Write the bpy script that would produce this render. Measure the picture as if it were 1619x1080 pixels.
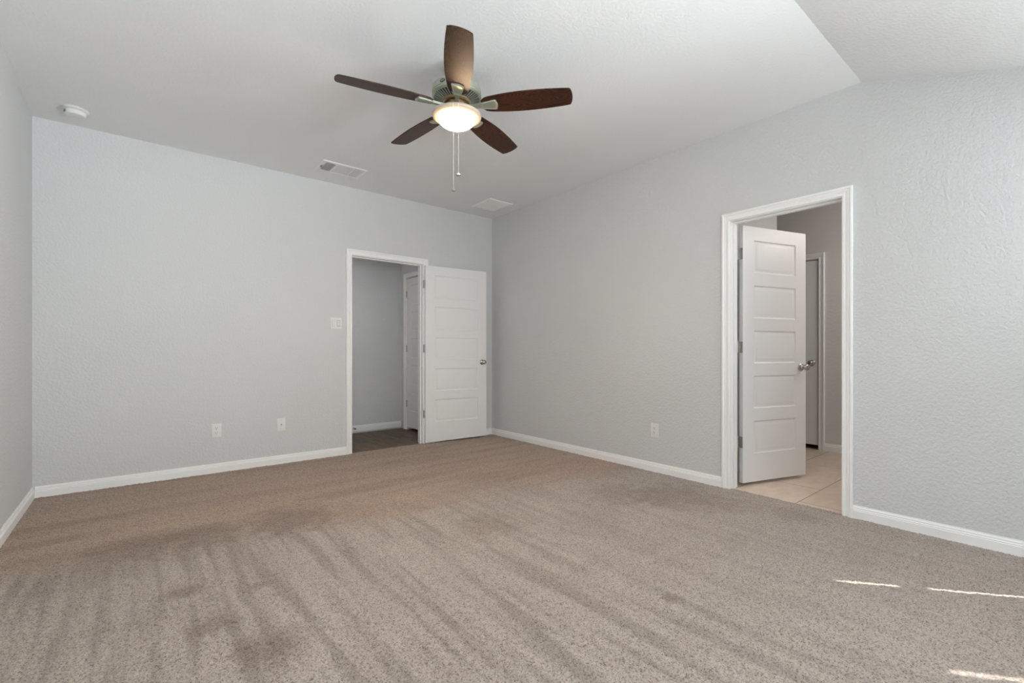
import bpy, bmesh, math
import numpy as np
from mathutils import Vector, Matrix

for o in list(bpy.data.objects):
    bpy.data.objects.remove(o, do_unlink=True)
COL = bpy.context.scene.collection
SC = bpy.context.scene
PI = math.pi

# ---------------------------------------------------------------- camera
YAW = math.radians(39.087)
cam_d = bpy.data.cameras.new('camera')
cam_d.sensor_width = 36.0
cam_d.lens = 36.0 * 733.1 / 1619.0
cam_d.shift_y = 16.0 / 1619.0
cam_d.clip_start = 0.02
cam = bpy.data.objects.new('camera', cam_d)
COL.objects.link(cam)
cam.location = (0, 0, 1.05)
cam.rotation_euler = (PI / 2, 0, -YAW)
SC.camera = cam

# ---------------------------------------------------------------- world, sun, daylight, exposure
SC.view_settings.view_transform = 'Standard'
SC.view_settings.look = 'None'
SC.view_settings.gamma = 1.0
SC.view_settings.use_curve_mapping = False
SC.view_settings.exposure = 0.0

w = bpy.data.worlds.new('world'); SC.world = w
w.use_nodes = True
bg = w.node_tree.nodes['Background']
bg.inputs[0].default_value = (0.62, 0.76, 1.0, 1)
bg.inputs[1].default_value = 1.0

sun_d = bpy.data.lights.new('sun', 'SUN')
sun_d.energy = 24.0; sun_d.angle = math.radians(0.53); sun_d.color = (1.0, 0.95, 0.86)
sun = bpy.data.objects.new('sun', sun_d); COL.objects.link(sun)
_h = Vector((-0.635, 0.772, 0)).normalized()
_el = math.radians(42.6)
_d = Vector((_h.x * math.cos(_el), _h.y * math.cos(_el), -math.sin(_el)))
sun.rotation_euler = _d.to_track_quat('-Z', 'Y').to_euler()

# plan of the house, metres: X runs along the far wall, Y towards it
XL, XR = -0.575, 3.536
YF, YB = -1.80, 4.756
ZC = 2.742
YC = 0.876                     # where the flat ceiling turns down to the window wall
SLOPE = 0.33
ZLOW = 2.44                    # flat again by the windows
YL = YC - (ZC - ZLOW) / SLOPE
TH = 0.115

WINDOWS = [(-0.05, 1.15)]      # x ranges in the wall behind the viewpoint
WIN_R = (-1.66, -0.50)                        # y range of the one in the right wall
WZ0, WZ1 = 0.62, 2.29

def area(name, loc, rot, sx, sy, energy, color):
    d = bpy.data.lights.new(name, 'AREA'); d.shape = 'RECTANGLE'
    d.size = sx; d.size_y = sy; d.energy = energy; d.color = color
    o = bpy.data.objects.new(name, d); COL.objects.link(o)
    o.location = loc; o.rotation_euler = rot
    return o
DAY = (0.905, 0.970, 1.0)
def window_lamp(loc, up, yaw, energy, spread, w=1.0):
    lo = area('window_daylight_fill', loc, (PI / 2 + math.radians(up), 0, yaw), w, 1.4, energy, DAY)
    lo.data.spread = math.radians(spread)
WZM = (WZ0 + WZ1) / 2
window_lamp((0.55, YF + 0.22, WZM), 40, 0.06, 57, 125)                     # window behind the viewpoint
window_lamp((XR - 0.35, -1.08, WZM), 38, PI / 2 - 0.6, 33, 180)         # right window side, lamp tilted up as added light for the ceiling
window_lamp((XR - 0.30, -1.08, WZM), 5, PI / 2, 34, 110)
window_lamp((XR - 0.40, -1.08, WZ0 + 0.72), 16, 0.74, 15, 70, 0.9)  # added narrow fill beam, aimed to lift the dim left ceiling
# daylight further along the hallway and the bathroom's own ceiling lamp
area('hall_daylight', (0.9, 4.98, 1.7), (PI / 2, 0, -0.55), 0.5, 1.4, 6.2, (1, 0.97, 0.94))
area('bathroom_light', (4.9, 0.35, 2.35), (0.6, 0, 0), 0.9, 0.3, 13.5, (1.0, 0.93, 0.87))

# ---------------------------------------------------------------- materials
def new_mat(name, color=(.8, .8, .8), rough=.5, metal=0.0, coat=0.0):
    m = bpy.data.materials.new(name); m.use_nodes = True
    nt = m.node_tree; b = nt.nodes['Principled BSDF']
    b.inputs['Base Color'].default_value = (*color, 1)
    b.inputs['Roughness'].default_value = rough
    b.inputs['Metallic'].default_value = metal
    b.inputs['Coat Weight'].default_value = coat
    return m, nt, b
def N(nt, t, **k):
    n = nt.nodes.new(t)
    for a, v in k.items(): setattr(n, a, v)
    return n
def L(nt, a, b): nt.links.new(a, b)
def coords(nt, scale=(1, 1, 1), rot=(0, 0, 0), loc=(0, 0, 0)):
    tc = N(nt, 'ShaderNodeTexCoord'); mp = N(nt, 'ShaderNodeMapping')
    mp.inputs['Scale'].default_value = scale; mp.inputs['Rotation'].default_value = rot
    mp.inputs['Location'].default_value = loc
    L(nt, tc.outputs['Object'], mp.inputs['Vector'])
    return mp.outputs['Vector']
def noise(nt, vec, scale, detail=3.0, rough=.5, dist=0.0):
    n = N(nt, 'ShaderNodeTexNoise')
    n.inputs['Scale'].default_value = scale; n.inputs['Detail'].default_value = detail
    n.inputs['Roughness'].default_value = rough; n.inputs['Distortion'].default_value = dist
    L(nt, vec, n.inputs['Vector']); return n.outputs['Fac']
def ramp(nt, fac, stops):
    r = N(nt, 'ShaderNodeValToRGB'); e = r.color_ramp.elements
    while len(e) < len(stops): e.new(0.5)
    for el, (p, c) in zip(e, stops):
        el.position = p; el.color = (*c, 1) if len(c) == 3 else c
    L(nt, fac, r.inputs['Fac']); return r.outputs['Color']
def bump(nt, height, b, strength, dist):
    n = N(nt, 'ShaderNodeBump'); n.inputs['Strength'].default_value = strength
    n.inputs['Distance'].default_value = dist
    L(nt, height, n.inputs['Height']); L(nt, n.outputs['Normal'], b.inputs['Normal']); return n
def math_n(nt, op, a, b=None, clamp=False):
    n = N(nt, 'ShaderNodeMath', operation=op); n.use_clamp = clamp
    for i, v in enumerate((a, b)):
        if v is None: continue
        if isinstance(v, (int, float)): n.inputs[i].default_value = v
        else: L(nt, v, n.inputs[i])
    return n.outputs[0]
def mix(nt, fac, a, b, blend='MIX'):
    n = N(nt, 'ShaderNodeMix', data_type='RGBA', blend_type=blend)
    for s, v in ((n.inputs[0], fac), (n.inputs[6], a), (n.inputs[7], b)):
        if isinstance(v, (int, float)): s.default_value = v
        elif isinstance(v, tuple): s.default_value = (*v, 1) if len(v) == 3 else v
        else: L(nt, v, s)
    return n.outputs[2]

def painted_wall(name, color, bstr, bscale=38, dist=0.004):
    m, nt, b = new_mat(name, color, .62)
    v = coords(nt)
    n1 = noise(nt, v, bscale, 3, .5, .15)
    n2 = noise(nt, v, bscale * 2.6, 2, .5, .3)
    h = math_n(nt, 'ADD', math_n(nt, 'MULTIPLY', ramp(nt, n1, [(.38, (0, 0, 0)), (.62, (1, 1, 1))]), .7),
               math_n(nt, 'MULTIPLY', n2, .45))
    bump(nt, h, b, bstr, dist)
    big = noise(nt, v, .9, 3, .5)
    c = ramp(nt, big, [(.3, tuple(x * .975 for x in color)), (.7, tuple(min(1, x * 1.02) for x in color))])
    L(nt, c, b.inputs['Base Color'])
    return m
WALLC = (.664, .673, .677)
M = {}
M['wall'] = painted_wall('wall_paint', WALLC, .5, 62)
M['ceiling'] = painted_wall('ceiling_paint', (.862, .870, .872), .26, 62)
M['bath_wall'] = painted_wall('bathroom_wall_paint', (.74, .72, .70), .25)
M['trim'], nt, b = new_mat('white_trim_paint', (.92, .922, .918), .33)
L(nt, ramp(nt, noise(nt, coords(nt), 6, 2), [(.2, (.28, .28, .28)), (.8, (.40, .40, .40))]), b.inputs['Roughness'])
M['door'], nt, b = new_mat('white_door_paint', (.85, .85, .845), .38)
bump(nt, noise(nt, coords(nt, (60, 60, 3)), 3, 4), b, .10, .0008)
M['plastic'], nt, b = new_mat('white_plastic', (.80, .80, .785), .32)
bump(nt, noise(nt, coords(nt), 300, 1), b, .04, .0005)
M['grey_plastic'], nt, b = new_mat('pale_grey_plastic', (.60, .60, .585), .4)
bump(nt, noise(nt, coords(nt), 300, 1), b, .04, .0005)
M['dark'], nt, b = new_mat('dark_void', (.03, .03, .03), .9)
L(nt, ramp(nt, noise(nt, coords(nt), 40), [(.3, (.02, .02, .02)), (.8, (.05, .05, .05))]), b.inputs['Base Color'])
M['vent'], nt, b = new_mat('white_enamel', (.88, .88, .87), .4)
bump(nt, noise(nt, coords(nt), 200, 1), b, .03, .0005)
M['duct'], nt, b = new_mat('duct_grey', (.22, .22, .215), .8)
L(nt, ramp(nt, noise(nt, coords(nt), 30), [(.3, (.18, .18, .175)), (.8, (.26, .26, .25))]), b.inputs['Base Color'])
M['nickel'], nt, b = new_mat('brushed_nickel', (.48, .46, .43), .26, 1.0)
bump(nt, noise(nt, coords(nt, (1, 1, 8)), 120, 2), b, .05, .0004)
M['steel'], nt, b = new_mat('dull_hinge_steel', (.50, .49, .47), .36, 1.0)
bump(nt, noise(nt, coords(nt), 200, 2), b, .06, .0004)
M['pewter'], nt, b = new_mat('satin_pewter_metal', (.50, .52, .43), .42, .75)
L(nt, ramp(nt, noise(nt, coords(nt, (1, 1, 6)), 18, 3), [(.3, (.44, .465, .385)), (.75, (.51, .535, .445))]), b.inputs['Base Color'])
M['brass'], nt, b = new_mat('warm_hub_metal', (.50, .36, .22), .33, .9)
bump(nt, noise(nt, coords(nt), 90, 2), b, .04, .0004)
M['ring'], nt, b = new_mat('off_white_fitter_ring', (.56, .48, .385), .4)
bump(nt, noise(nt, coords(nt), 90, 2), b, .03, .0004)
M['white_chain'], nt, b = new_mat('pull_chain_beads', (.80, .79, .76), .35, .2)
bump(nt, noise(nt, coords(nt), 500, 1), b, .1, .0004)

# glowing frosted bowl: hot where one looks straight in, warmer and weaker at its rim
m = bpy.data.materials.new('lit_frosted_glass'); m.use_nodes = True; nt = m.node_tree
b = nt.nodes['Principled BSDF']; b.inputs['Base Color'].default_value = (.9, .82, .7, 1); b.inputs['Roughness'].default_value = .4
geo = coords(nt)
sep = N(nt, 'ShaderNodeSeparateXYZ'); L(nt, geo, sep.inputs[0])
rr = math_n(nt, 'SQRT', math_n(nt, 'ADD', math_n(nt, 'MULTIPLY', sep.outputs[0], sep.outputs[0]),
                               math_n(nt, 'MULTIPLY', sep.outputs[1], sep.outputs[1])))
fr = math_n(nt, 'DIVIDE', rr, .112)
L(nt, ramp(nt, fr, [(0, (1, .88, .73)), (.84, (1, .78, .52)), (.98, (1, .50, .20))]), b.inputs['Emission Color'])
st = N(nt, 'ShaderNodeMapRange'); st.inputs['From Min'].default_value = .80; st.inputs['From Max'].default_value = 1.0
st.inputs['To Min'].default_value = 170.0; st.inputs['To Max'].default_value = 1.6
L(nt, fr, st.inputs['Value']); L(nt, st.outputs[0], b.inputs['Emission Strength'])
M['bowl'] = m

# dark walnut fan blade, grain along local X with cathedral arches
M['blade'], nt, b = new_mat('walnut_blade_wood', (.08, .03, .015), .42, 0, .0)
b.inputs['Specular IOR Level'].default_value = .3
v = coords(nt, (1.5, 9.0, 1), loc=(.3, .0, 0))
big = noise(nt, v, 1.6, 1.5, .45, .5)
lines = math_n(nt, 'FRACT', math_n(nt, 'MULTIPLY', big, 24.0))
tri = math_n(nt, 'ABSOLUTE', math_n(nt, 'SUBTRACT', math_n(nt, 'MULTIPLY', lines, 2.0), 1.0))
c1 = ramp(nt, tri, [(.0, (.016, .0056, .0030)), (.45, (.030, .0100, .0046)), (.95, (.078, .026, .010))])
fine = noise(nt, coords(nt, (6, 160, 6)), 3, 4)
c2 = mix(nt, .55, c1, ramp(nt, fine, [(.3, (.45, .45, .45)), (.7, (1.25, 1.25, 1.25))]), 'MULTIPLY')
L(nt, c2, b.inputs['Base Color'])

# hallway plank floor
M['wood_floor'], nt, b = new_mat('brown_plank_floor', (.1, .07, .05), .5)
v = coords(nt, (1, 1, 1), rot=(0, 0, PI / 2))
br = N(nt, 'ShaderNodeTexBrick'); br.offset = .37
br.inputs['Scale'].default_value = 1; br.inputs['Mortar Size'].default_value = .0015
br.inputs['Brick Width'].default_value = 1.2; br.inputs['Row Height'].default_value = .125
br.inputs['Color1'].default_value = (.165, .112, .072, 1); br.inputs['Color2'].default_value = (.105, .068, .044, 1)
br.inputs['Mortar'].default_value = (.03, .02, .014, 1)
L(nt, v, br.inputs['Vector'])
gr = noise(nt, coords(nt, (26, 1.6, 1)), 3, 5, .6, .6)
L(nt, mix(nt, .8, br.outputs['Color'], ramp(nt, gr, [(.36, (.42, .40, .38)), (.62, (1.45, 1.38, 1.3))]), 'MULTIPLY'), b.inputs['Base Color'])

# bathroom tile
M['tile'], nt, b = new_mat('beige_floor_tile', (.5, .4, .3), .30)
v = coords(nt, (1, 1, 1), loc=(.24, .03, 0))
br = N(nt, 'ShaderNodeTexBrick'); br.offset = .5
br.inputs['Scale'].default_value = 1; br.inputs['Mortar Size'].default_value = .0035; br.inputs['Mortar Smooth'].default_value = .2
br.inputs['Brick Width'].default_value = .86; br.inputs['Row Height'].default_value = .43
br.inputs['Color1'].default_value = (.74, .61, .50, 1); br.inputs['Color2'].default_value = (.68, .56, .46, 1)
br.inputs['Mortar'].default_value = (.22, .17, .135, 1)
L(nt, v, br.inputs['Vector'])
cl = noise(nt, coords(nt, (1, 2.2, 1)), 5, 5, .6, .8)
L(nt, mix(nt, .6, br.outputs['Color'], ramp(nt, cl, [(.3, (.82, .80, .78)), (.7, (1.15, 1.12, 1.1))]), 'MULTIPLY'), b.inputs['Base Color'])

# carpet: heathered beige-brown pile, brushed lighter where it was vacuumed, worn stains
M['carpet'], nt, b = new_mat('beige_brown_carpet', (.3, .24, .2), .95)
b.inputs['Sheen Weight'].default_value = .15; b.inputs['Sheen Roughness'].default_value = .6
v = coords(nt)
sep = N(nt, 'ShaderNodeSeparateXYZ'); L(nt, v, sep.inputs[0])
wob = math_n(nt, 'MULTIPLY', math_n(nt, 'SUBTRACT', noise(nt, v, 1.1, 3, .6), .5), 1.1)
# nearness of the vacuumed field: 1 close to the windows, 0 along the far wall
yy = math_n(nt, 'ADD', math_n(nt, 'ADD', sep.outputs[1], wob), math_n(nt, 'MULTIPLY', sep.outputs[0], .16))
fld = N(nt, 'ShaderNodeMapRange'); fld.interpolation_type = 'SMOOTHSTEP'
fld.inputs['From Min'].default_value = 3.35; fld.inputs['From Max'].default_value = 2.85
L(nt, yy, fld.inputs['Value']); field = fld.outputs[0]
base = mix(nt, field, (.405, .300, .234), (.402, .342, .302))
# brushed streaks running away from the windows
sv = coords(nt, (15.0, 1.0, 1), rot=(0, 0, math.radians(8)))
stn = noise(nt, sv, 1.0, 2.5, .55, .35)
streak = ramp(nt, stn, [(.38, (.77, .755, .745)), (.49, (.98, .98, .98)), (.64, (1.08, 1.09, 1.10))])
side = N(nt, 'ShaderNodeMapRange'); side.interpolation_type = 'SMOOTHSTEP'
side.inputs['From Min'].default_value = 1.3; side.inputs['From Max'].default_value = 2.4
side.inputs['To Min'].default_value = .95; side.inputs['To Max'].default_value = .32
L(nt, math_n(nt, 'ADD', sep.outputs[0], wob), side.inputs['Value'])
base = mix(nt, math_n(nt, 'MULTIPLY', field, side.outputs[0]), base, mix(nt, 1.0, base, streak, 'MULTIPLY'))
# faint bands parallel to the far wall
bv = coords(nt, (.7, 5.0, 1))
bn = ramp(nt, noise(nt, bv, 1.0, 2.5, .5, .3), [(.32, (.82, .80, .79)), (.5, (1, 1, 1)), (.7, (1.06, 1.06, 1.06))])
base = mix(nt, math_n(nt, 'SUBTRACT', 1.0, math_n(nt, 'MULTIPLY', field, .75)), base, mix(nt, 1.0, base, bn, 'MULTIPLY'))
# stains and wear: (x, y, radius, strength)
for (sx, sy, sr, ss) in [(.157, 2.489, .085, .42), (.235, 2.12, .10, .38), (.37, 1.83, .14, .40), (3.05, 1.85, .34, .34),
                         (2.75, 2.15, .30, .26), (3.15, 1.55, .22, .2), (3.3, 1.2, .18, .22), (2.2, 1.9, .3, .12), (1.654, 2.276, .22, .28), (1.77, 1.11, .05, .35), (.42, 2.34, .05, .3),
                         (.30, 3.16, .26, .36), (.75, 3.12, .30, .38), (.0, 3.22, .22, .3), (1.15, 2.98, .25, .12), (-.1, 3.05, .3, .18), (1.80, 4.60, .03, .7),
                         (1.45, 2.88, .12, .12), (2.3, 2.7, .25, .10)]:
    off = N(nt, 'ShaderNodeVectorMath', operation='SUBTRACT'); L(nt, v, off.inputs[0]); off.inputs[1].default_value = (sx, sy, 0)
    ln = N(nt, 'ShaderNodeVectorMath', operation='LENGTH'); L(nt, off.outputs[0], ln.inputs[0])
    rn = math_n(nt, 'ADD', ln.outputs['Value'], math_n(nt, 'MULTIPLY', math_n(nt, 'SUBTRACT', noise(nt, v, 9, 3, .6), .5), sr * 1.6))
    mr = N(nt, 'ShaderNodeMapRange'); mr.interpolation_type = 'SMOOTHSTEP'
    mr.inputs['From Min'].default_value = sr * 1.25; mr.inputs['From Max'].default_value = sr * .3
    mr.inputs['To Max'].default_value = min(.85, ss * 1.5)
    L(nt, rn, mr.inputs['Value'])
    base = mix(nt, mr.outputs[0], base, (.19, .13, .10))
# heathered yarn: tuft to tuft variation
t1 = ramp(nt, noise(nt, v, 165, 3, .72), [(.385, (.38, .33, .30)), (.46, (.93, .915, .90)), (.60, (1.20, 1.20, 1.20))])
t2 = ramp(nt, noise(nt, v, 45, 2, .6), [(.3, (.90, .89, .88)), (.6, (1.05, 1.05, 1.05))])
base = mix(nt, 1.0, mix(nt, 1.0, base, t1, 'MULTIPLY'), t2, 'MULTIPLY')
L(nt, base, b.inputs['Base Color'])
bump(nt, noise(nt, v, 170, 3, .7), b, .6, .006)

# ---------------------------------------------------------------- mesh helpers
def link(name, bm, mat, parent=None, smooth=False):
    me = bpy.data.meshes.new(name)
    bmesh.ops.recalc_face_normals(bm, faces=bm.faces)
    bm.to_mesh(me); bm.free()
    if mat is not None: me.materials.append(M[mat] if isinstance(mat, str) else mat)
    o = bpy.data.objects.new(name, me); COL.objects.link(o)
    if parent is not None: o.parent = parent
    if smooth:
        for p in me.polygons: p.use_smooth = True
        try:
            me.set_sharp_from_angle(angle=math.radians(smooth if smooth is not True else 35))
        except Exception: pass
    return o
def empty(name, loc=(0, 0, 0), rz=0, parent=None):
    o = bpy.data.objects.new(name, None); COL.objects.link(o)
    o.empty_display_size = .1; o.location = loc; o.rotation_euler = (0, 0, rz)
    if parent is not None: o.parent = parent
    return o
def tag(o, label, cat=None, group=None, kind=None):
    o['label'] = label
    if cat: o['category'] = cat
    if group: o['group'] = group
    if kind: o['kind'] = kind
    return o
def box(bm, x0, x1, y0, y1, z0, z1, bev=0.0, seg=2, mtx=None):
    vs = [bm.verts.new((x, y, z)) for x in (x0, x1) for y in (y0, y1) for z in (z0, z1)]
    fs = [(0, 1, 3, 2), (4, 6, 7, 5), (0, 4, 5, 1), (2, 3, 7, 6), (0, 2, 6, 4), (1, 5, 7, 3)]
    faces = [bm.faces.new([vs[i] for i in f]) for f in fs]
    geom = vs
    if bev > 0:
        es = list({e for f in faces for e in f.edges})
        r = bmesh.ops.bevel(bm, geom=es, offset=bev, segments=seg, profile=.5, affect='EDGES')
        geom = list({v for f in r['faces'] for v in f.verts} | {v for v in vs if v.is_valid})
    if mtx is not None:
        bmesh.ops.transform(bm, matrix=mtx, verts=geom)
    return geom
def lathe(bm, prof, n=48, mtx=None, caps=(False, False)):
    rings = []
    for r, z in prof:
        if r < 1e-6: rings.append([bm.verts.new((0, 0, z))])
        else: rings.append([bm.verts.new((r * math.cos(2 * PI * i / n), r * math.sin(2 * PI * i / n), z)) for i in range(n)])
    for a, c in zip(rings, rings[1:]):
        for i in range(n):
            j = (i + 1) % n
            if len(a) == 1 and len(c) == 1: continue
            if len(a) == 1: bm.faces.new((a[0], c[i], c[j]))
            elif len(c) == 1: bm.faces.new((a[i], a[j], c[0]))
            else: bm.faces.new((a[i], a[j], c[j], c[i]))
    if caps[0] and len(rings[0]) > 1: bm.faces.new(rings[0][::-1])
    if caps[1] and len(rings[-1]) > 1: bm.faces.new(rings[-1])
    vs = [v for r in rings for v in r]
    if mtx is not None: bmesh.ops.transform(bm, matrix=mtx, verts=vs)
    return vs
def prism(bm, pts, fn, t0, t1):
    """outline pts (u, v) extruded between depths t0 and t1; fn(u, v, t) -> xyz"""
    a = [bm.verts.new(fn(u, v, t0)) for u, v in pts]; c = [bm.verts.new(fn(u, v, t1)) for u, v in pts]
    bm.faces.new(a); bm.faces.new(c[::-1])
    n = len(pts)
    for i in range(n):
        j = (i + 1) % n
        bm.faces.new((a[i], c[i], c[j], a[j]))
    return a + c
def sweep(bm, stations):
    """stations: lists of xyz profile points; joins them in a row, closed profile, capped ends"""
    rs = [[bm.verts.new(p) for p in s] for s in stations]
    n = len(rs[0])
    for a, c in zip(rs, rs[1:]):
        for i in range(n):
            j = (i + 1) % n
            bm.faces.new((a[i], a[j], c[j], c[i]))
    bm.faces.new(rs[0][::-1]); bm.faces.new(rs[-1])
def structure(name, bm, mat, label, cat, smooth=False):
    o = link(name, bm, mat, None, smooth)
    tag(o, label, cat, kind='structure'); return o

# ---------------------------------------------------------------- room shell
D1 = (1.737, 2.549, 2.045)      # hallway doorway in the far wall: x0, x1, head height
D2 = (0.981, 1.702, 2.045)      # bathroom doorway in the right wall: y0, y1, head height

bm = bmesh.new()                # far wall
prism(bm, [(XL - TH, -.03), (D1[0] - .018, -.03), (D1[0] - .018, D1[2] + .018), (D1[1] + .018, D1[2] + .018), (D1[1] + .018, -.03),
           (XR + TH, -.03), (XR + TH, ZC + .1), (XL - TH, ZC + .1)], lambda u, v, t: (u, t, v), YB, YB + TH)
structure('wall_back', bm, 'wall', 'pale grey textured far wall with the hallway doorway', 'wall')

PROFILE_TOP = [(YB, ZC + .05), (YC, ZC + .05), (YL, ZLOW + .05)]
bm = bmesh.new()                # right wall follows the sloping ceiling
prism(bm, [(WIN_R[1], -.03), (D2[0] - .018, -.03), (D2[0] - .018, D2[2] + .018), (D2[1] + .018, D2[2] + .018), (D2[1] + .018, -.03),
           (YB, -.03)] + PROFILE_TOP + [(WIN_R[1], ZLOW + .05)], lambda u, v, t: (t, u, v), XR, XR + TH)
box(bm, XR, XR + TH, YF - .1, WIN_R[0], -.03, ZLOW + .05)
box(bm, XR, XR + TH, WIN_R[0], WIN_R[1], -.03, WZ0)
box(bm, XR, XR + TH, WIN_R[0], WIN_R[1], WZ1, ZLOW + .05)
structure('wall_right', bm, 'wall', 'pale grey textured right wall with the bathroom doorway', 'wall')

bm = bmesh.new()
prism(bm, [(YF - .1, -.03), (YB, -.03)] + PROFILE_TOP + [(YF - .1, ZLOW + .05)],
      lambda u, v, t: (t, u, v), XL - TH, XL)
structure('wall_left', bm, 'wall', 'pale grey wall at the left edge of the photo', 'wall')

bm = bmesh.new()                # window wall behind the camera
zt = ZLOW
xs = [XL]
for a, c in WINDOWS:
    box(bm, xs[-1], a, YF - .10, YF, -.03, zt + .02)
    box(bm, a, c, YF - .10, YF, -.03, WZ0)
    box(bm, a, c, YF - .10, YF, WZ1, zt + .02)
    xs.append(c)
box(bm, xs[-1], XR, YF - .10, YF, -.03, zt + .02)
structure('wall_front', bm, 'wall', 'pale grey window wall behind the viewpoint', 'wall')

bm = bmesh.new()                # ceiling: flat part, crease, slope down to the window wall
prism(bm, [(YF - .1, ZLOW), (YL, ZLOW), (YC, ZC), (YB, ZC), (YB, ZC + .1), (YC - .02, ZC + .1), (YL - .02, ZLOW + .1), (YF - .1, ZLOW + .1)],
      lambda u, v, t: (t, u, v), XL, XR)
structure('ceiling', bm, 'ceiling', 'pale textured ceiling, flat then sloping down at upper right', 'ceiling')

# carpet with real pile relief
def carpet():
    rng = np.random.default_rng(7)
    def axis(a, b, near, far, c0):
        out = [a]
        while out[-1] < b:
            out.append(out[-1] + near + (far - near) * min(1, max(0, (out[-1] - c0)) / 4.5))
        out[-1] = b
        return np.array(out)
    ax = axis(XL, XR + .022, .0050, .0065, 0.0); ay = np.concatenate([np.linspace(YF, 0, 60), axis(.0048, YB + .022, .0048, .0085, .4)])
    X, Y = np.meshgrid(ax, ay)
    nx, ny = len(ax), len(ay)
    X = X + rng.uniform(-.0018, .0018, X.shape); Y = Y + rng.uniform(-.0018, .0018, Y.shape)
    X[:, 0] = XL; X[:, -1] = XR + .022; Y[0, :] = YF; Y[-1, :] = YB + .022
    def lat(cell):
        gx = int((XR - XL) / cell) + 3; gy = int((YB - YF) / cell) + 3
        g = rng.random((gy, gx))
        fx = (X - XL) / cell; fy = (Y - YF) / cell
        fx = np.clip(fx, 0, gx - 1.001); fy = np.clip(fy, 0, gy - 1.001)
        ix = fx.astype(int); iy = fy.astype(int); tx = fx - ix; ty = fy - iy
        return (g[iy, ix] * (1 - tx) * (1 - ty) + g[iy, np.minimum(ix + 1, gx - 1)] * tx * (1 - ty)
                + g[np.minimum(iy + 1, gy - 1), ix] * (1 - tx) * ty + g[np.minimum(iy + 1, gy - 1), np.minimum(ix + 1, gx - 1)] * tx * ty)
    r = rng.random(X.shape)
    Z = -.0095 + .0055 * r ** .7 + .0045 * lat(.014) + .0025 * lat(.06)
    me = bpy.data.meshes.new('floor')
    nv = nx * ny; nf = (nx - 1) * (ny - 1)
    me.vertices.add(nv); me.vertices.foreach_set('co', np.stack([X, Y, Z], -1).astype(np.float32).ravel())
    idx = np.arange(nv).reshape(ny, nx)
    q = np.stack([idx[:-1, :-1], idx[:-1, 1:], idx[1:, 1:], idx[1:, :-1]], -1).reshape(-1)
    me.loops.add(nf * 4); me.loops.foreach_set('vertex_index', q.astype(np.int32))
    me.polygons.add(nf); me.polygons.foreach_set('loop_start', (np.arange(nf) * 4).astype(np.int32))
    me.polygons.foreach_set('use_smooth', np.ones(nf, dtype=bool))
    me.update(calc_edges=True); me.materials.append(M['carpet'])
    o = bpy.data.objects.new('floor', me); COL.objects.link(o)
    tag(o, 'beige brown cut pile carpet with vacuum streaks and stains', 'carpet', kind='structure')
carpet()

# hallway beyond the far wall
HY, HX = 5.948, 2.865
YW = YB + TH
bm = bmesh.new(); box(bm, .2, HX + TH, YB + .016, HY + .1, -.06, -.008)
structure('floor_hallway', bm, 'wood_floor', 'dark brown plank floor of the hallway', 'floor')
bm = bmesh.new(); box(bm, .2, HX + TH, HY, HY + .1, -.06, ZC)
structure('wall_hallway_back', bm, 'wall', 'grey hallway wall seen through the open doorway', 'wall')
D3 = (5.05, 5.800, 2.045)       # closed hallway door in plane x = HX: y0, y1, head
bm = bmesh.new()
prism(bm, [(YW, -.06), (D3[0] - .018, -.06), (D3[0] - .018, D3[2] + .018), (D3[1] + .018, D3[2] + .018), (D3[1] + .018, -.06), (HY, -.06), (HY, ZC), (YW, ZC)],
      lambda u, v, t: (t, u, v), HX, HX + TH)
structure('wall_hallway_right', bm, 'wall', 'grey hallway side wall that holds the closed door', 'wall')
bm = bmesh.new(); box(bm, .1, .2, YW, HY + .1, -.06, ZC)
structure('wall_hallway_left', bm, 'wall', 'far end of the hallway, out of sight', 'wall')
bm = bmesh.new(); box(bm, .1, HX + TH, YW, HY + .1, 2.44, 2.54)
structure('ceiling_hallway', bm, 'ceiling', 'hallway ceiling above the doorway head', 'ceiling')

# bathroom beyond the right wall
BX = 5.702; XW = XR + TH
bm = bmesh.new(); box(bm, XR + .016, BX + TH, -.2, 3.1, -.06, -.006)
structure('floor_bathroom', bm, 'tile', 'beige square tile floor of the bathroom', 'floor')
D4 = (1.795, 2.51, 2.045)       # closed door in the bathroom's far wall
bm = bmesh.new()
prism(bm, [(-.2, -.06), (D4[0] - .018, -.06), (D4[0] - .018, D4[2] + .018), (D4[1] + .018, D4[2] + .018), (D4[1] + .018, -.06), (3.1, -.06), (3.1, ZC + .05), (-.2, ZC + .05)],
      lambda u, v, t: (t, u, v), BX, BX + TH)
structure('wall_bathroom_back', bm, 'bath_wall', 'taupe grey bathroom wall opposite the doorway', 'wall')
bm = bmesh.new(); box(bm, XW, 4.90, 1.898, 2.0, -.06, ZC)
structure('wall_bathroom_partition', bm, 'wall', 'lighter short wall seen above the ajar door', 'wall')
bm = bmesh.new(); box(bm, XW, BX + TH, -.3, -.2, -.06, ZC + .05)
structure('wall_bathroom_front', bm, 'bath_wall', 'bathroom side wall nearest the window wall', 'wall')
bm = bmesh.new(); box(bm, XW, BX + TH, 3.1, 3.2, -.06, ZC + .05)
structure('wall_bathroom_side', bm, 'bath_wall', 'bathroom side wall beyond the partition', 'wall')
bm = bmesh.new(); box(bm, XW, BX + TH, -.3, 3.2, ZC, ZC + .1)
structure('ceiling_bathroom', bm, 'ceiling', 'bathroom ceiling', 'ceiling')

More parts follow.
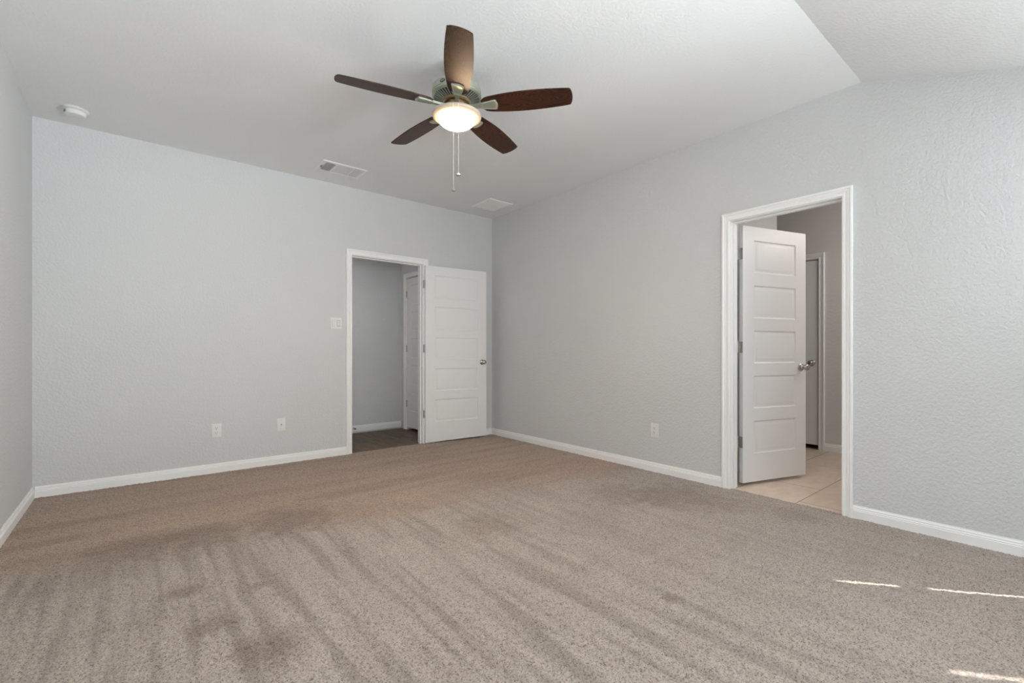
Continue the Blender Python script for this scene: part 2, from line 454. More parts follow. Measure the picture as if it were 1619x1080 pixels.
bm = bmesh.new(); box(bm, BX + TH, BX + TH + .06, -.2, 3.1, -.06, ZC)  # unseen dark panel, added to stop sky light leaking under the bathroom door
structure('light_block_bathroom', bm, 'dark', 'dark light-blocking panel added behind the closed bathroom door', 'wall')
bm = bmesh.new(); box(bm, HX + TH, HX + TH + .06, YW, HY + .1, -.06, ZC)  # same added light blocker, out of sight behind the hallway door
structure('light_block_hallway', bm, 'dark', 'dark light-blocking panel added behind the closed hallway door', 'wall')
# ---------------------------------------------------------------- trim
BASE = [(0, 0), (.014, 0), (.014, .050), (.0105, .0535), (.0125, .058), (.0085, .063), (.0085, .071), (.004, .077), (.0035, .082), (0, .082)]
def baseboard(name, label, p0, p1, nrm, z=-.004):
    bm = bmesh.new()
    sweep(bm, [[(p[0] + nrm[0] * t, p[1] + nrm[1] * t, z + h) for t, h in BASE] for p in (p0, p1)])
    return structure(name, bm, 'trim', label, 'baseboard')
CW = .057
baseboard('baseboard_back', 'white baseboard along the far wall, left of the hallway doorway', (XL + .014, YB), (D1[0] - CW - .005, YB), (0, -1))
baseboard('baseboard_back_right', 'short white baseboard behind the open door', (D1[1] + CW + .005, YB), (XR - .014, YB), (0, -1))
baseboard('baseboard_right', 'white baseboard between the far corner and the bathroom doorway', (XR, YB), (XR, D2[1] + CW + .005), (-1, 0))
baseboard('baseboard_right_near', 'white baseboard right of the bathroom doorway', (XR, D2[0] - CW - .005), (XR, YF + .014), (-1, 0))
baseboard('baseboard_left', 'white baseboard along the left wall', (XL, YF), (XL, YB), (1, 0))
baseboard('baseboard_front', 'white baseboard under the windows', (XL + .014, YF), (XR - .014, YF), (0, 1))
baseboard('baseboard_hallway', 'white baseboard at the foot of the hallway wall', (.2, HY), (HX - .015, HY), (0, -1), .012)
baseboard('baseboard_bathroom', 'white baseboard right of the closed bathroom door', (BX, D4[0] - CW - .007), (BX, -.2), (-1, 0), -.006)

CASING = [(0, 0), (0, .009), (.003, .0115), (.013, .0115), (.017, .0075), (.022, .009), (.032, .0135), (.037, .0115), (.040, .0155),
          (.044, .018), (.052, .018), (.057, .0145), (.057, 0)]
def casing(bm, u0, u1, zh, fn, z0=-.004):
    r = .005
    def st(u, z, du, dz): return [fn(u + du * a, z + dz * a, t) for a, t in CASING]
    sweep(bm, [st(u0 - r, z0, -1, 0), st(u0 - r, zh + r, -1, 1), st(u1 + r, zh + r, 1, 1), st(u1 + r, z0, 1, 0)])
def jamb(bm, u0, u1, zh, fn, depth, stop_at, z0=-.01):
    """lining boards from the face (t=0) back to t=-depth plus the stop strips"""
    for (a, c, za, zb) in ((u0 - .018, u0, z0, zh + .018), (u1, u1 + .018, z0, zh + .018), (u0, u1, zh, zh + .018)):
        prism(bm, [(a, za), (c, za), (c, zb), (a, zb)], fn, 0, -depth)
    s0, s1 = stop_at
    for (a, c, za, zb) in ((u0, u0 + .011, z0, zh), (u1 - .011, u1, z0, zh), (u0 + .011, u1 - .011, zh - .011, zh)):
        prism(bm, [(a, za), (c, za), (c, zb), (a, zb)], fn, s0, s1)

def door_leaf(w_, h_, t_=.035):
    """panelled leaf, hinge edge at x=0, from z=0; thickness from y=0 to y=t_"""
    bm = bmesh.new()
    xs = [0, .120, w_ - .120, w_]
    zs = [0, .222]
    for i in range(5):
        zs.append(zs[-1] + .259)
        if i < 4: zs.append(zs[-1] + .0985)
    zs.append(h_)
    rings = [(0, 0), (.004, .0035), (.009, .0062), (.013, .0066), (.022, .0052), (.034, .0015), (.038, .0012)]
    for side in (0, 1):
        yb = 0 if side == 0 else t_; sg = 1 if side == 0 else -1
        for i in range(3):
            for k in range(len(zs) - 1):
                x0, x1, z0, z1 = xs[i], xs[i + 1], zs[k], zs[k + 1]
                if i == 1 and k % 2 == 1 and k < len(zs) - 2:
                    prev = None
                    for a, d in rings:
                        q = [bm.verts.new(p) for p in ((x0 + a, yb + sg * d, z0 + a), (x1 - a, yb + sg * d, z0 + a), (x1 - a, yb + sg * d, z1 - a), (x0 + a, yb + sg * d, z1 - a))]
                        if prev:
                            for e in range(4):
                                bm.faces.new((prev[e], prev[(e + 1) % 4], q[(e + 1) % 4], q[e]))
                        prev = q
                    bm.faces.new(prev)
                else:
                    bm.faces.new([bm.verts.new(p) for p in ((x0, yb, z0), (x1, yb, z0), (x1, yb, z1), (x0, yb, z1))])
    for pts in (((0, 0, 0), (0, t_, 0), (0, t_, h_), (0, 0, h_)), ((w_, 0, 0), (w_, t_, 0), (w_, t_, h_), (w_, 0, h_)),
                ((0, 0, 0), (w_, 0, 0), (w_, t_, 0), (0, t_, 0)), ((0, 0, h_), (w_, 0, h_), (w_, t_, h_), (0, t_, h_))):
        bm.faces.new([bm.verts.new(p) for p in pts])
    bmesh.ops.remove_doubles(bm, verts=bm.verts, dist=1e-5)
    return bm
def add_knob(parent, x, z, y, sgn):
    """rosette, neck and round knob standing off the leaf face at y, pointing to sgn*Y"""
    bm = bmesh.new()
    prof = [(0, 0), (.032, 0), (.033, .004), (.029, .009), (.016, .012), (.0115, .016), (.0105, .030), (.013, .036),
            (.022, .040), (.0265, .047), (.0275, .055), (.0245, .063), (.015, .0685), (.006, .070), (0, .070)]
    mt = Matrix.Translation((x, y, z)) @ Matrix.Rotation(-sgn * PI / 2, 4, 'X')
    lathe(bm, prof, 40, mt)
    return link('door_knob', bm, 'nickel', parent, 50)
def add_hinge(parent, z, pin, plates):
    """3.5 inch butt hinge: knuckle at pin (x,y), plates = list of boxes (x0,x1,y0,y1)"""
    bm = bmesh.new()
    for k in range(5):
        za = z - .0445 + k * .0178
        lathe(bm, [(0, za), (.0058, za), (.0062, za + .001), (.0062, za + .0166), (.0058, za + .0172), (0, za + .0172)], 16,
              Matrix.Translation((pin[0], pin[1], 0)))
    lathe(bm, [(0, z - .0475), (.004, z - .0465), (.0045, z - .0445)], 12, Matrix.Translation((pin[0], pin[1], 0)))
    lathe(bm, [(.0045, z + .0445), (.004, z + .0465), (0, z + .0475)], 12, Matrix.Translation((pin[0], pin[1], 0)))
    for (a, c, d, e) in plates:
        box(bm, min(a, c), max(a, c), min(d, e), max(d, e), z - .0445, z + .0445, .0006, 1)
    return link('hinge', bm, 'steel', parent, 40)

HZ_ = [.338, 1.085, 1.82]
# door_1: hallway doorway, leaf swung back against the far wall
d1 = empty('door_1', ((D1[0] + D1[1]) / 2, YB, 0)); tag(d1, 'white hallway doorway with its five-panel door folded back beside the corner', 'door', kind='structure')
fr = bmesh.new()
f1 = lambda u, v, t: (u - d1.location.x, -t, v)
casing(fr, *D1, f1); jamb(fr, *D1, f1, TH, (-.040, -.075))
link('door_frame', fr, 'trim', d1, 25)
bm = bmesh.new(); fb = lambda u, v, t: (u - d1.location.x, TH + t, v); casing(bm, *D1, fb)
link('door_casing', bm, 'trim', d1, 25)
lf = link('door_leaf', door_leaf(.806, 2.018), 'door', d1, 25)
P0 = Vector((2.561, 4.714)); P1 = Vector((3.372, 4.642)); aa = math.atan2(P1.y - P0.y, P1.x - P0.x)
lf.location = (P0.x - d1.location.x, P0.y - YB, .016); lf.rotation_euler = (0, 0, aa)
add_knob(lf, .806 - .062, .905, 0, -1)
bm = bmesh.new(); lathe(bm, [(0, 0), (.032, 0), (.031, .006), (.018, .010), (.018, .030), (.012, .033), (0, .033)], 32, Matrix.Translation((.744, .035, .905)) @ Matrix.Rotation(-PI / 2, 4, 'X'))
link('door_knob', bm, 'nickel', lf, 50)
bm = bmesh.new(); box(bm, .8055, .8070, .006, .029, .905 - .028, .905 + .028, .0004, 1); link('latch_plate', bm, 'nickel', lf)
for z in HZ_:
    add_hinge(lf, z - .016, (-.0055, .012), [(-.0015, .0008, .004, .033), (-.012, -.0095, .010, .040)])
bm = bmesh.new(); box(bm, D1[0] - d1.location.x - .001, D1[0] - d1.location.x + .0015, .008, .036, .925 - .03, .925 + .03, .0004, 1)
link('strike_plate', bm, 'steel', d1)

# door_2: bathroom doorway, leaf ajar into the bathroom
d2 = empty('door_2', (XR, (D2[0] + D2[1]) / 2, 0)); tag(d2, 'white bathroom doorway with its five-panel door standing ajar', 'door', kind='structure')
f2 = lambda u, v, t: (-t, u - d2.location.y, v)
fr = bmesh.new(); casing(fr, *D2, f2); jamb(fr, *D2, f2, TH, (-.040, -.075))
link('door_frame', fr, 'trim', d2, 25)
bm = bmesh.new(); casing(bm, *D2, lambda u, v, t: (TH + t, u - d2.location.y, v), -.006)
link('door_casing', bm, 'trim', d2, 25)
lf = link('door_leaf', door_leaf(.714, 2.018), 'door', d2, 25)
P0 = Vector((3.690, 1.6765)); P1 = Vector((4.376, 1.468)); aa = math.atan2(P1.y - P0.y, P1.x - P0.x)
lf.location = (P0.x - XR, P0.y - d2.location.y, .020); lf.rotation_euler = (0, 0, aa)
add_knob(lf, .714 - .062, .900, 0, -1); add_knob(lf, .714 - .062, .900, .035, 1)
bm = bmesh.new(); box(bm, .7135, .7150, .006, .029, .900 - .028, .900 + .028, .0004, 1); link('latch_plate', bm, 'nickel', lf)
for z in HZ_:
    add_hinge(lf, z - .020, (-.020, .034), [(-.0012, .0008, .003, .033), (-.020, -.001, .0325, .0345), (-.034, -.020, .0325, .0345)])

# door_3: closed door in the hallway side wall
d3 = empty('door_3', (HX, (D3[0] + D3[1]) / 2, 0)); tag(d3, 'closed white panel door inside the hallway', 'door', kind='structure')
f3 = lambda u, v, t: (-t, u - d3.location.y, v)
fr = bmesh.new(); casing(fr, *D3, f3, -.008); jamb(fr, *D3, f3, TH, (-.040, -.075))
link('door_frame', fr, 'trim', d3, 25)
lf = link('door_leaf', door_leaf(D3[1] - D3[0] - .006, 2.005), 'door', d3, 25)
lf.location = (.003, D3[1] - d3.location.y - .003, .028); lf.rotation_euler = (0, 0, -PI / 2)
# leaf local +x runs towards -Y, local y (thickness) towards... -90 deg turn puts it on +X
for z in HZ_:
    add_hinge(lf, z - .02, (-.001, -.006), [(0.001, .010, -.0012, .001), (-.010, -.001, -.0012, .001)])
add_knob(lf, D3[1] - D3[0] - .068, .90, 0, -1)

# door_4: closed door in the bathroom's far wall
d4 = empty('door_4', (BX, (D4[0] + D4[1]) / 2, 0)); tag(d4, 'closed door across the bathroom, with a round nickel knob', 'door', kind='structure')
f4 = lambda u, v, t: (-t, u - d4.location.y, v)
fr = bmesh.new(); casing(fr, *D4, f4, -.006); jamb(fr, *D4, f4, TH, (-.045, -.080))
link('door_frame', fr, 'trim', d4, 25)
bm = bmesh.new(); box(bm, 0, D4[1] - D4[0] - .008, 0, .035, 0, 1.995, .001, 1)
lf = link('door_leaf', bm, 'door', d4)
lf.location = (.008, D4[1] - d4.location.y - .002, .042); lf.rotation_euler = (0, 0, -PI / 2)
add_knob(lf, D4[1] - D4[0] - .065, .885, 0, -1)

# ---------------------------------------------------------------- windows behind the viewpoint
for i in range(2):
    if i < 1:
        a, c = WINDOWS[i]; wn = empty('window_%d' % (i + 1), ((a + c) / 2, YF, WZ0))
    else:
        a, c = WIN_R; wn = empty('window_2', (XR, (a + c) / 2, WZ0), -PI / 2)
    # local x along the wall, local +y into the room
    SG = 1 if i < 1 else -1     # the right wall's window faces the other way in local y
    hw = (c - a) / 2; hh = WZ1 - WZ0
    tag(wn, 'white framed window with a lowered shade behind the viewpoint', 'window', kind='structure')
    bm = bmesh.new()
    for (x0, x1, z0, z1) in ((-hw, -hw + .02, 0, hh), (hw - .02, hw, 0, hh), (-hw, hw, 0, .03), (-hw, hw, hh - .03, hh), (-hw + .02, hw - .02, 1.300 - WZ0, 1.370 - WZ0)):
        box(bm, x0, x1, *sorted((-.098 * SG, -.07 * SG)), z0, z1)
    link('window_frame', bm, 'trim', wn)
    bm = bmesh.new(); box(bm, -hw - .03, hw + .03, *sorted((-.02 * SG, .045 * SG)), -.028, -.002, .003); link('window_sill', bm, 'trim', wn)
    bm = bmesh.new()
    y0, y1 = sorted((.002 * SG, .008 * SG))
    if i < 1:
        box(bm, -hw - .03, hw + .03, y0, y1, 0, hh + .05)
    else:
        # local x = -(world y - centre); the shade's side edges leave two narrow gaps for the sun
        yc = (a + c) / 2
        g1, g2, gw = -(-.540 - yc), -(-1.490 - yc), .019
        box(bm, -hw - .03, g1 - gw / 2, y0, y1, 0, hh + .05)
        box(bm, g1 + gw / 2, g2 - gw / 2, y0, y1, 0, hh + .05)
        box(bm, g2 + gw / 2, hw + .03, y0, y1, 0, hh + .05)
        box(bm, g1 - gw / 2, g1 + gw / 2, y0, y1, 1.49 - WZ0, hh + .05)
        box(bm, g2 - gw / 2, g2 + gw / 2, y0, y1, 2.10 - WZ0, hh + .05)
    link('window_shade', bm, 'trim', wn)

# ---------------------------------------------------------------- ceiling fan
FX, FY = 1.468, 2.322
fan = empty('ceiling_fan', (FX, FY, ZC))
tag(fan, 'five-blade ceiling fan with dark walnut blades, pewter motor and lit glass bowl', 'ceiling fan')
def fz(z): return z - ZC
bm = bmesh.new(); lathe(bm, [(.062, 0), (.064, -.012), (.060, -.035), (.045, -.055), (.025, -.064), (0, -.064)], 48); link('canopy', bm, 'pewter', fan, 40)
bm = bmesh.new(); lathe(bm, [(.0135, -.060), (.0135, fz(2.625)), (.028, fz(2.62)), (.032, fz(2.60))], 32); link('downrod', bm, 'pewter', fan, 40)
bm = bmesh.new()
lathe(bm, [(.020, fz(2.612)), (.10, fz(2.606)), (.134, fz(2.600)), (.1415, fz(2.593)), (.1435, fz(2.585)), (.1440, fz(2.556)), (.1415, fz(2.5545)),
           (.1415, fz(2.5515)), (.1445, fz(2.550)), (.1445, fz(2.546)), (.138, fz(2.539)), (.132, fz(2.536))], 72)
mh = link('motor_housing', bm, 'pewter', fan, 30)
bm = bmesh.new(); lathe(bm, [(.134, fz(2.541)), (.072, fz(2.522)), (.02, fz(2.522))], 72); link('vent_recess', bm, 'dark', mh, 30)
bm = bmesh.new()
for k in range(44):
    a = 2 * PI * k / 44
    mt = Matrix.Rotation(a, 4, 'Z') @ Matrix.Translation((0, 0, 0))
    vs = [(.070, -.0018, 2.514), (.070, .0018, 2.514), (.134, .0030, 2.536), (.134, -.0030, 2.536)]
    q0 = [bm.verts.new(mt @ Vector((x, y, fz(z)))) for x, y, z in vs]
    q1 = [bm.verts.new(mt @ Vector((x, y, fz(z) + .008))) for x, y, z in vs]
    bm.faces.new(q0); bm.faces.new(q1[::-1])
    for e in range(4): bm.faces.new((q0[e], q1[e], q1[(e + 1) % 4], q0[(e + 1) % 4]))
link('vent_fins', bm, 'pewter', mh)
bm = bmesh.new(); lathe(bm, [(.070, fz(2.524)), (.082, fz(2.520)), (.082, fz(2.512)), (.074, fz(2.508)), (.066, fz(2.510))], 56); link('hub_ring', bm, 'brass', mh, 35)
# maker's oval badge on the drum's side (an oval with light strokes)
bm = bmesh.new()
BA = math.radians(-156); RB = .1442
def on_drum(u, v, off): 
    a = BA + u / RB
    return ((RB + off) * math.cos(a), (RB + off) * math.sin(a), fz(2.572) + v)
n = 40
inn = [bm.verts.new(on_drum(.017 * math.cos(2 * PI * i / n), .0095 * math.sin(2 * PI * i / n), .0012)) for i in range(n)]
out = [bm.verts.new(on_drum(.017 * math.cos(2 * PI * i / n), .0095 * math.sin(2 * PI * i / n), -.001)) for i in range(n)]
bm.faces.new(inn)
for i in range(n): bm.faces.new((inn[i], out[i], out[(i + 1) % n], inn[(i + 1) % n]))
badge = link('emblem', bm, 'dark', mh); badge['label'] = 'dark oval maker badge on the drum'
bm = bmesh.new()
for (u0, u1, v0, v1) in ((-.011, .011, .0028, .0048), (-.013, .013, -.001, .001), (-.010, .010, -.0052, -.0032)):
    m_ = 8
    for i in range(m_):
        ua = u0 + (u1 - u0) * i / m_; ub = u0 + (u1 - u0) * (i + 1) / m_
        bm.faces.new([bm.verts.new(on_drum(u, v, .0019)) for u, v in ((ua, v0), (ub, v0), (ub, v1), (ua, v1))])
link('emblem_stroke', bm, 'pewter', mh)
bm = bmesh.new(); lathe(bm, [(0, fz(2.522)), (.060, fz(2.520)), (.0635, fz(2.514)), (.0635, fz(2.462)), (.058, fz(2.456)), (0, fz(2.456))], 56); link('switch_housing', bm, 'brass', fan, 35)

# blade: local +X outwards, underside facing down
def blade_outline():
    pts_hi, pts_lo = [], []
    R0, R1 = .150, .662
    for i in range(25):
        s = i / 24; x = R0 + (R1 - R0) * s
        hw = .0465 + .0245 * math.sin(PI * min(1, s ** .85 * .92)) ** .9 + .007 * s
        # root corners rounded
        if s < .06: hw *= math.sqrt(max(.0, 1 - (1 - s / .06) ** 2)) * .35 + .65
        pts_hi.append((x, hw)); pts_lo.append((x, -hw))
    tip = []
    hw = pts_hi[-1][1]
    for i in range(1, 12):
        t = i / 12; y = hw * (1 - 2 * t)
        tip.append((R1 + .012 * (1 - (2 * t - 1) ** 2) + .002, y))
    return pts_hi + tip + pts_lo[::-1]
OUT = blade_outline()
PITCH = math.radians(-12.8)
ZBL = fz(2.486)
bm = bmesh.new()
prism(bm, OUT, lambda u, v, t: (u, v, t), 0, .0055)
es = [e for e in bm.edges if abs(e.verts[0].co.z - e.verts[1].co.z) < 1e-6 and len(e.link_faces) == 2 and any(len(f.verts) > 8 for f in e.link_faces)]
bmesh.ops.bevel(bm, geom=es, offset=.0016, segments=2, affect='EDGES')
blade0 = link('blade', bm, 'blade', fan, 40)
# bracket: rounded trapezoid plate under the blade with a raised rim, and an arm to the hub
def rounded(poly, r, seg=5):
    out = []
    n = len(poly)
    for i in range(n):
        p, a, c = Vector(poly[i]), Vector(poly[i - 1]), Vector(poly[(i + 1) % n])
        d1_, d2_ = (a - p).normalized(), (c - p).normalized()
        s, e = p + d1_ * r, p + d2_ * r
        for k in range(seg + 1):
            t = k / seg
            out.append(tuple((1 - t) ** 2 * s + 2 * t * (1 - t) * p + t * t * e))
    return out
bm = bmesh.new()
plate = rounded([(.146, -.022), (.238, -.037), (.248, 0), (.238, .037), (.146, .022)], .010)
prism(bm, plate, lambda u, v, t: (u, v, t), -.006, -.0003)
inner = rounded([(.160, -.0155), (.228, -.027), (.235, 0), (.228, .027), (.160, .0155)], .006)
n = len(plate)
# raised rim between the two outlines
a_ = [bm.verts.new((u, v, -.006)) for u, v in plate]; b_ = [bm.verts.new((u, v, -.0095)) for u, v in [((p[0] * .7 + q[0] * .3), (p[1] * .7 + q[1] * .3)) for p, q in zip(plate, inner)]]
c_ = [bm.verts.new((u, v, -.0061)) for u, v in inner]
for i in range(n):
    j = (i + 1) % n
    bm.faces.new((a_[i], a_[j], b_[j], b_[i])); bm.faces.new((b_[i], b_[j], c_[j], c_[i]))
arm = [(.058, -.013), (.10, -.011), (.150, -.018), (.150, .018), (.10, .011), (.058, .013)]
prism(bm, arm, lambda u, v, t: (u, v, t), -.008 , .004)
for bx_ in (.172, .214):
    pass
brk0 = link('blade_bracket', bm, 'pewter', blade0, 30)
ph0 = -121.2
for k in range(5):
    bl = blade0 if k == 0 else blade0.copy()
    if k: COL.objects.link(bl); bl.parent = fan
    bl.location = (0, 0, ZBL)
    bl.rotation_euler = (Matrix.Rotation(math.radians(ph0 + 72 * k), 4, 'Z') @ Matrix.Rotation(PITCH, 4, 'X')).to_euler()
    if k:
        c = brk0.copy(); COL.objects.link(c); c.parent = bl

# light kit
lk = empty('light_kit', (0, 0, 0), 0, fan)
bm = bmesh.new()
lathe(bm, [(.030, fz(2.462)), (.065, fz(2.463)), (.100, fz(2.460)), (.130, fz(2.450)), (.1425, fz(2.440)), (.1445, fz(2.434)), (.1425, fz(2.4275)),
           (.132, fz(2.4215)), (.114, fz(2.4180)), (.108, fz(2.421))], 72)
link('fitter_ring', bm, 'ring', lk, 40)
bm = bmesh.new()
prof = []
for i in range(17):
    a = (PI / 2) * i / 16
    prof.append((.1085 * math.cos(a), fz(2.4195) - .056 * math.sin(a)))
prof[-1] = (0, fz(2.4195) - .056)
lathe(bm, prof, 72)
link('glass_bowl', bm, 'bowl', lk, True)
# pull chains hang from the switch housing, in front of and behind the bowl
def chain(name, x, y, z0, z1, pend):
    bm = bmesh.new()
    nb = int((z0 - z1) / .0052)
    for k in range(nb):
        z = z0 - (k + .5) * (z0 - z1) / nb
        mt = Matrix.Translation((x, y, fz(z)))
        lathe(bm, [(0, .0022), (.0016, .0013), (.0016, -.0013), (0, -.0022)], 6, mt)
    lathe(bm, [(.0006, fz(z0)), (.0006, fz(z1))], 5, Matrix.Translation((x, y, 0)))
    c = link(name, bm, 'white_chain', fan, True)
    bm = bmesh.new()
    if pend == 'bell':
        lathe(bm, [(0, .004), (.0035, .002), (.0045, -.004), (.0095, -.014), (.010, -.018), (.006, -.020), (0, -.020)], 20, Matrix.Translation((x, y, fz(z1))))
    else:
        lathe(bm, [(0, .003), (.010, .001), (.0135, -.003), (.0125, -.007), (.005, -.009), (0, -.009)], 24, Matrix.Translation((x, y, fz(z1))))
    link('chain_pendant', bm, 'steel', c, 40)
    return c
Fv = (math.sin(YAW), math.cos(YAW)); Rv = (math.cos(YAW), -math.sin(YAW))
chain('pull_chain', -Rv[0] * .001 - Fv[0] * .149, -Rv[1] * .001 - Fv[1] * .149, 2.433, 1.962, 'bell')
chain('pull_chain', Rv[0] * .027 - Fv[0] * .149, Rv[1] * .027 - Fv[1] * .149, 2.433, 2.036, 'disc')

# ---------------------------------------------------------------- smoke detector
t = empty('smoke_detector', (-.325, 4.440, ZC)); tag(t, 'round white smoke detector on the ceiling near the left corner', 'smoke detector')
bm = bmesh.new(); lathe(bm, [(0, 0), (.070, 0), (.072, -.004), (.071, -.012), (.064, -.016), (.055, -.016)], 56); link('mounting_base', bm, 'plastic', t, 40)
bm = bmesh.new(); lathe(bm, [(.057, -.0165), (.0585, -.020), (.056, -.036), (.050, -.044), (.034, -.047), (0, -.048)], 56); cv = link('cover', bm, 'plastic', t, 40)
bm = bmesh.new()
for k in range(3):
    box(bm, .052, .0590, -.012 , .012, -.024 - k * .006, -.021 - k * .006, mtx=Matrix.Rotation(math.radians(-160 + 0 * k), 4, 'Z'))
link('alarm_slots', bm, 'duct', cv)

# ---------------------------------------------------------------- ceiling vents
def vent(x0, x1, y0, y1, kind, label):
    cx, cy = (x0 + x1) / 2, (y0 + y1) / 2
    hx, hy = (x1 - x0) / 2, (y1 - y0) / 2
    t = empty('ceiling_vent', (cx, cy, ZC)); tag(t, label, 'vent')
    bm = bmesh.new(); fw = .030
    prof = [(0, 0), (.002, -.004), (.008, -.007), (fw - .004, -.009), (fw, -.007), (fw, 0)]
    stn = []
    for sx, sy in ((-1, -1), (1, -1), (1, 1), (-1, 1), (-1, -1)):
        stn.append([(sx * (hx - a), sy * (hy - a), z) for a, z in prof])
    rs = [[bm.verts.new(p) for p in s] for s in stn[:4]]; rs.append(rs[0])
    for a, c in zip(rs, rs[1:]):
        for i in range(len(prof) - 1): bm.faces.new((a[i], a[i + 1], c[i + 1], c[i]))
    link('vent_frame', bm, 'vent', t, 25)
    bm = bmesh.new(); box(bm, -hx + fw - .004, hx - fw + .004, -hy + fw - .004, hy - fw + .004, -.0012, -.0002)
    link('vent_backing', bm, 'duct', t)
    ix, iy = hx - fw, hy - fw
    def slats(bm, a0, a1, b0, b1, along, n, tilt, wd=.011):
        """n blades across [a0,a1], each running over [b0,b1]"""
        for k in range(n):
            c = a0 + (k + .5) * (a1 - a0) / n
            dx, dz = wd / 2 * math.cos(tilt), wd / 2 * math.sin(tilt)
            z = -.0055
            if along == 'y': pts = [(c - dx, b0, z - dz), (c + dx, b0, z + dz), (c + dx, b1, z + dz), (c - dx, b1, z - dz)]
            else: pts = [(b0, c - dx, z - dz), (b0, c + dx, z + dz), (b1, c + dx, z + dz), (b1, c - dx, z - dz)]
            nz = Vector((-math.sin(tilt), 0, math.cos(tilt))) if along == 'y' else Vector((0, -math.sin(tilt), math.cos(tilt)))
            lo = [bm.verts.new(Vector(p) - nz * .0005) for p in pts]; hi = [bm.verts.new(Vector(p) + nz * .0005) for p in pts]
            bm.faces.new(lo); bm.faces.new(hi[::-1])
            for e in range(4): bm.faces.new((lo[e], hi[e], hi[(e + 1) % 4], lo[(e + 1) % 4]))
    if kind == 'three':
        w1 = ix * 2 * .27
        bm = bmesh.new(); slats(bm, -ix, -ix + w1 - .006, -iy, iy, 'y', 6, .3, .0078); link('louver_bank', bm, 'vent', t)
        bm = bmesh.new(); slats(bm, -iy, iy, -ix + w1 + .004, ix - w1 - .004, 'x', 15, .12, .0128); link('louver_bank', bm, 'vent', t)
        bm = bmesh.new(); slats(bm, ix - w1 + .006, ix, -iy, iy, 'y', 7, .15, .0108); link('louver_bank', bm, 'vent', t)
        bm = bmesh.new()
        bm.free()
        for c in (-ix + w1, ix - w1):
            bm = bmesh.new(); box(bm, c - .005, c + .005, -iy, iy, -.0095, -.002); link('vent_divider', bm, 'vent', t)
        bm = bmesh.new(); box(bm, -ix - .016, -ix - .008, -.02, .012, -.018, -.0065, .001, 1); link('damper_lever', bm, 'duct', t)
    else:
        bm = bmesh.new(); slats(bm, -iy, 0 - .004, -ix, ix, 'x', 11, -.5, .0130); link('louver_bank', bm, 'vent', t)
        bm = bmesh.new(); slats(bm, .004, iy, -ix, ix, 'x', 11, -.5, .0130); link('louver_bank', bm, 'vent', t)
        bm = bmesh.new(); box(bm, -ix, ix, -.004, .004, -.009, -.002); link('vent_divider', bm, 'vent', t)
vent(1.288, 1.687, 4.212, 4.482, 'three', 'long white ceiling vent with dark slots at its left end')
vent(3.033, 3.362, 4.118, 4.480, 'return', 'squarish white ceiling grille beside the far right corner')

# ---------------------------------------------------------------- wall plates
def wall_thing(name, pos, facing, label, cat, group=None):
    """local x to the right as seen from the room, local y into the wall, z up"""
    t = empty(name, pos, 0 if facing == 'back' else -PI / 2); tag(t, label, cat, group); return t
def plate_part(t, w_, h_):
    bm = bmesh.new(); box(bm, -w_ / 2, w_ / 2, -.0060, 0, -h_ / 2, h_ / 2, .0022, 3)
    return link('cover_plate', bm, 'plastic', t, 40)
def screw(bm, x, z):
    lathe(bm, [(0, 0), (.0032, 0), (.0026, .0012), (0, .0014)], 14, Matrix.Translation((x, -.0060, z)) @ Matrix.Rotation(PI / 2, 4, 'X'))
def outlet(pos, facing, label):
    t = wall_thing('wall_outlet', pos, facing, label, 'outlet')
    p = plate_part(t, .074, .120)
    bm = bmesh.new(); screw(bm, 0, 0); link('screw', bm, 'grey_plastic', t)
    for zc in (-.0195, .0195):
        bm = bmesh.new()
        pts = []
        for i in range(32):
            a = 2 * PI * i / 32; pts.append((.0172 * math.cos(a), max(-.0135, min(.0135, .0172 * math.sin(a)))))
        prism(bm, pts, lambda u, v, q: (u, -.0060 - q, zc + v), 0, .0022)
        s = link('socket', bm, 'plastic', t, 30)
        bm = bmesh.new()
        box(bm, -.0078, -.0054, -.0086, -.0080, zc - .001, zc + .009); box(bm, .0054, .0078, -.0086, -.0080, zc, zc + .008)
        lathe(bm, [(0, 0), (.0029, 0), (.0029, .0004), (0, .0004)], 12, Matrix.Translation((0, -.0082, zc - .0075)) @ Matrix.Rotation(PI / 2, 4, 'X'))
        link('socket_slots', bm, 'dark', s)
outlet((.5475, YB, .364), 'back', 'white double outlet low on the far wall, the left of two plates')
outlet((XR, 2.3655, .360), 'right', 'white double outlet low on the right wall, left of the bathroom doorway')
t = wall_thing('cable_jack', (1.0655, YB, .365), 'back', 'white wall plate with one coaxial jack, nearer the hallway doorway', 'cable jack')
plate_part(t, .071, .120)
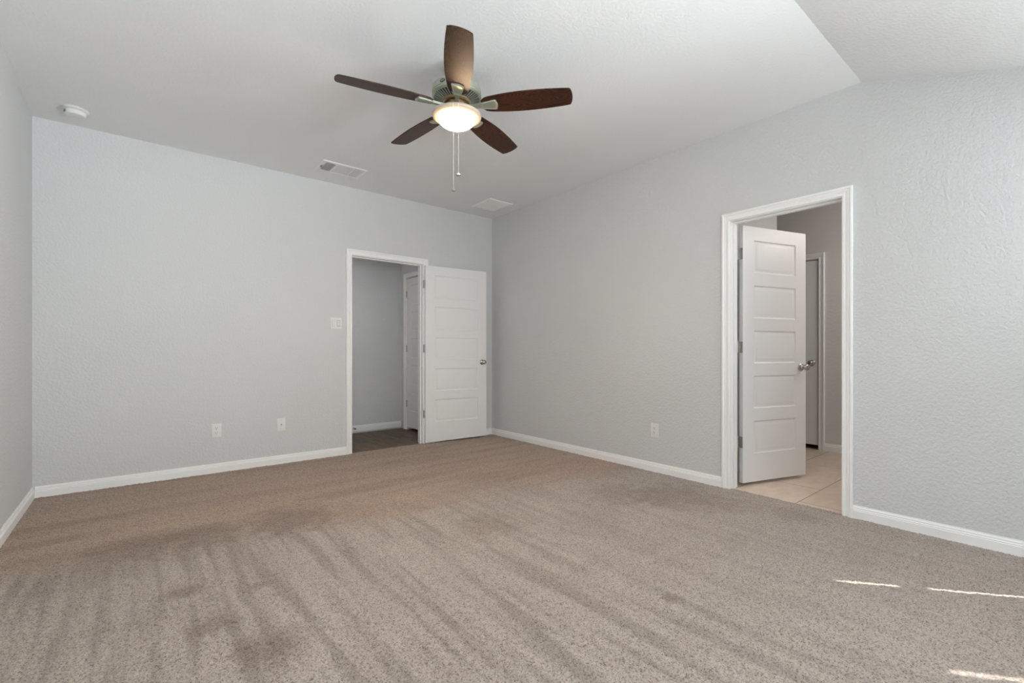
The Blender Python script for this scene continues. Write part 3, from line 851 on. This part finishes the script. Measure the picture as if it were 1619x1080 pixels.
bm = bmesh.new(); lathe(bm, [(0, 0), (.0075, 0), (.0075, .003), (.0048, .003), (.0048, .009), (.0035, .009), (.0035, .004), (0, .004)], 6, Matrix.Translation((0, -.006, 0)) @ Matrix.Rotation(PI / 2, 4, 'X')); link('jack', bm, 'steel', t)
bm = bmesh.new(); screw(bm, 0, .042); link('screw', bm, 'grey_plastic', t)
bm = bmesh.new(); screw(bm, 0, -.042); link('screw', bm, 'grey_plastic', t)

t = wall_thing('light_switch', (1.5725, YB, 1.336), 'back', 'square white two-gang switch plate left of the hallway doorway', 'light switch')
plate_part(t, .114, .116)
bm = bmesh.new()
q = [bm.verts.new(p) for p in ((-.0400, -.0062, -.033), (-.0065, -.0062, -.033), (-.0065, -.0062, .033), (-.0400, -.0062, .033))]
box(bm, -.0400, -.0065, -.0078, -.0060, -.033, .033, .0006, 1)
bmesh.ops.delete(bm, geom=q, context='VERTS')
link('switch_surround', bm, 'grey_plastic', t)
bm = bmesh.new(); prism(bm, [(-.0060, -.031), (-.0082, -.031), (-.0100, 0), (-.0125, .031), (-.0060, .031)], lambda u, v, q: (q, u, v), -.0385, -.0080); link('rocker', bm, 'plastic', t)
bm = bmesh.new(); box(bm, .0065, .0400, -.0078, -.0060, -.033, .033, .0006, 1); link('switch_surround', bm, 'grey_plastic', t)
for k, zc in enumerate((.020, .003, -.013)):
    bm = bmesh.new(); box(bm, .0100, .0365, -.0100, -.0076, zc - .0066, zc + .0066, .001, 2); link('button', bm, 'plastic', t)
bm = bmesh.new(); box(bm, .0130, .0330, -.0090, -.0076, -.028, -.024, .0004, 1); link('indicator', bm, 'grey_plastic', t)

# spring door stop on the hallway baseboard
t = empty('door_stop', (2.186, HY - .014, .060)); tag(t, 'small dark-tipped door stop on the hallway baseboard', 'door stop')
bm = bmesh.new(); lathe(bm, [(0, 0), (.010, 0), (.010, .004), (.005, .008), (.005, .055), (0, .055)], 16, Matrix.Rotation(PI / 2, 4, 'X')); link('spring', bm, 'steel', t, 30)
bm = bmesh.new(); lathe(bm, [(0, .053), (.008, .053), (.009, .060), (.008, .068), (0, .070)], 16, Matrix.Rotation(PI / 2, 4, 'X')); link('rubber_tip', bm, 'dark', t, 30)
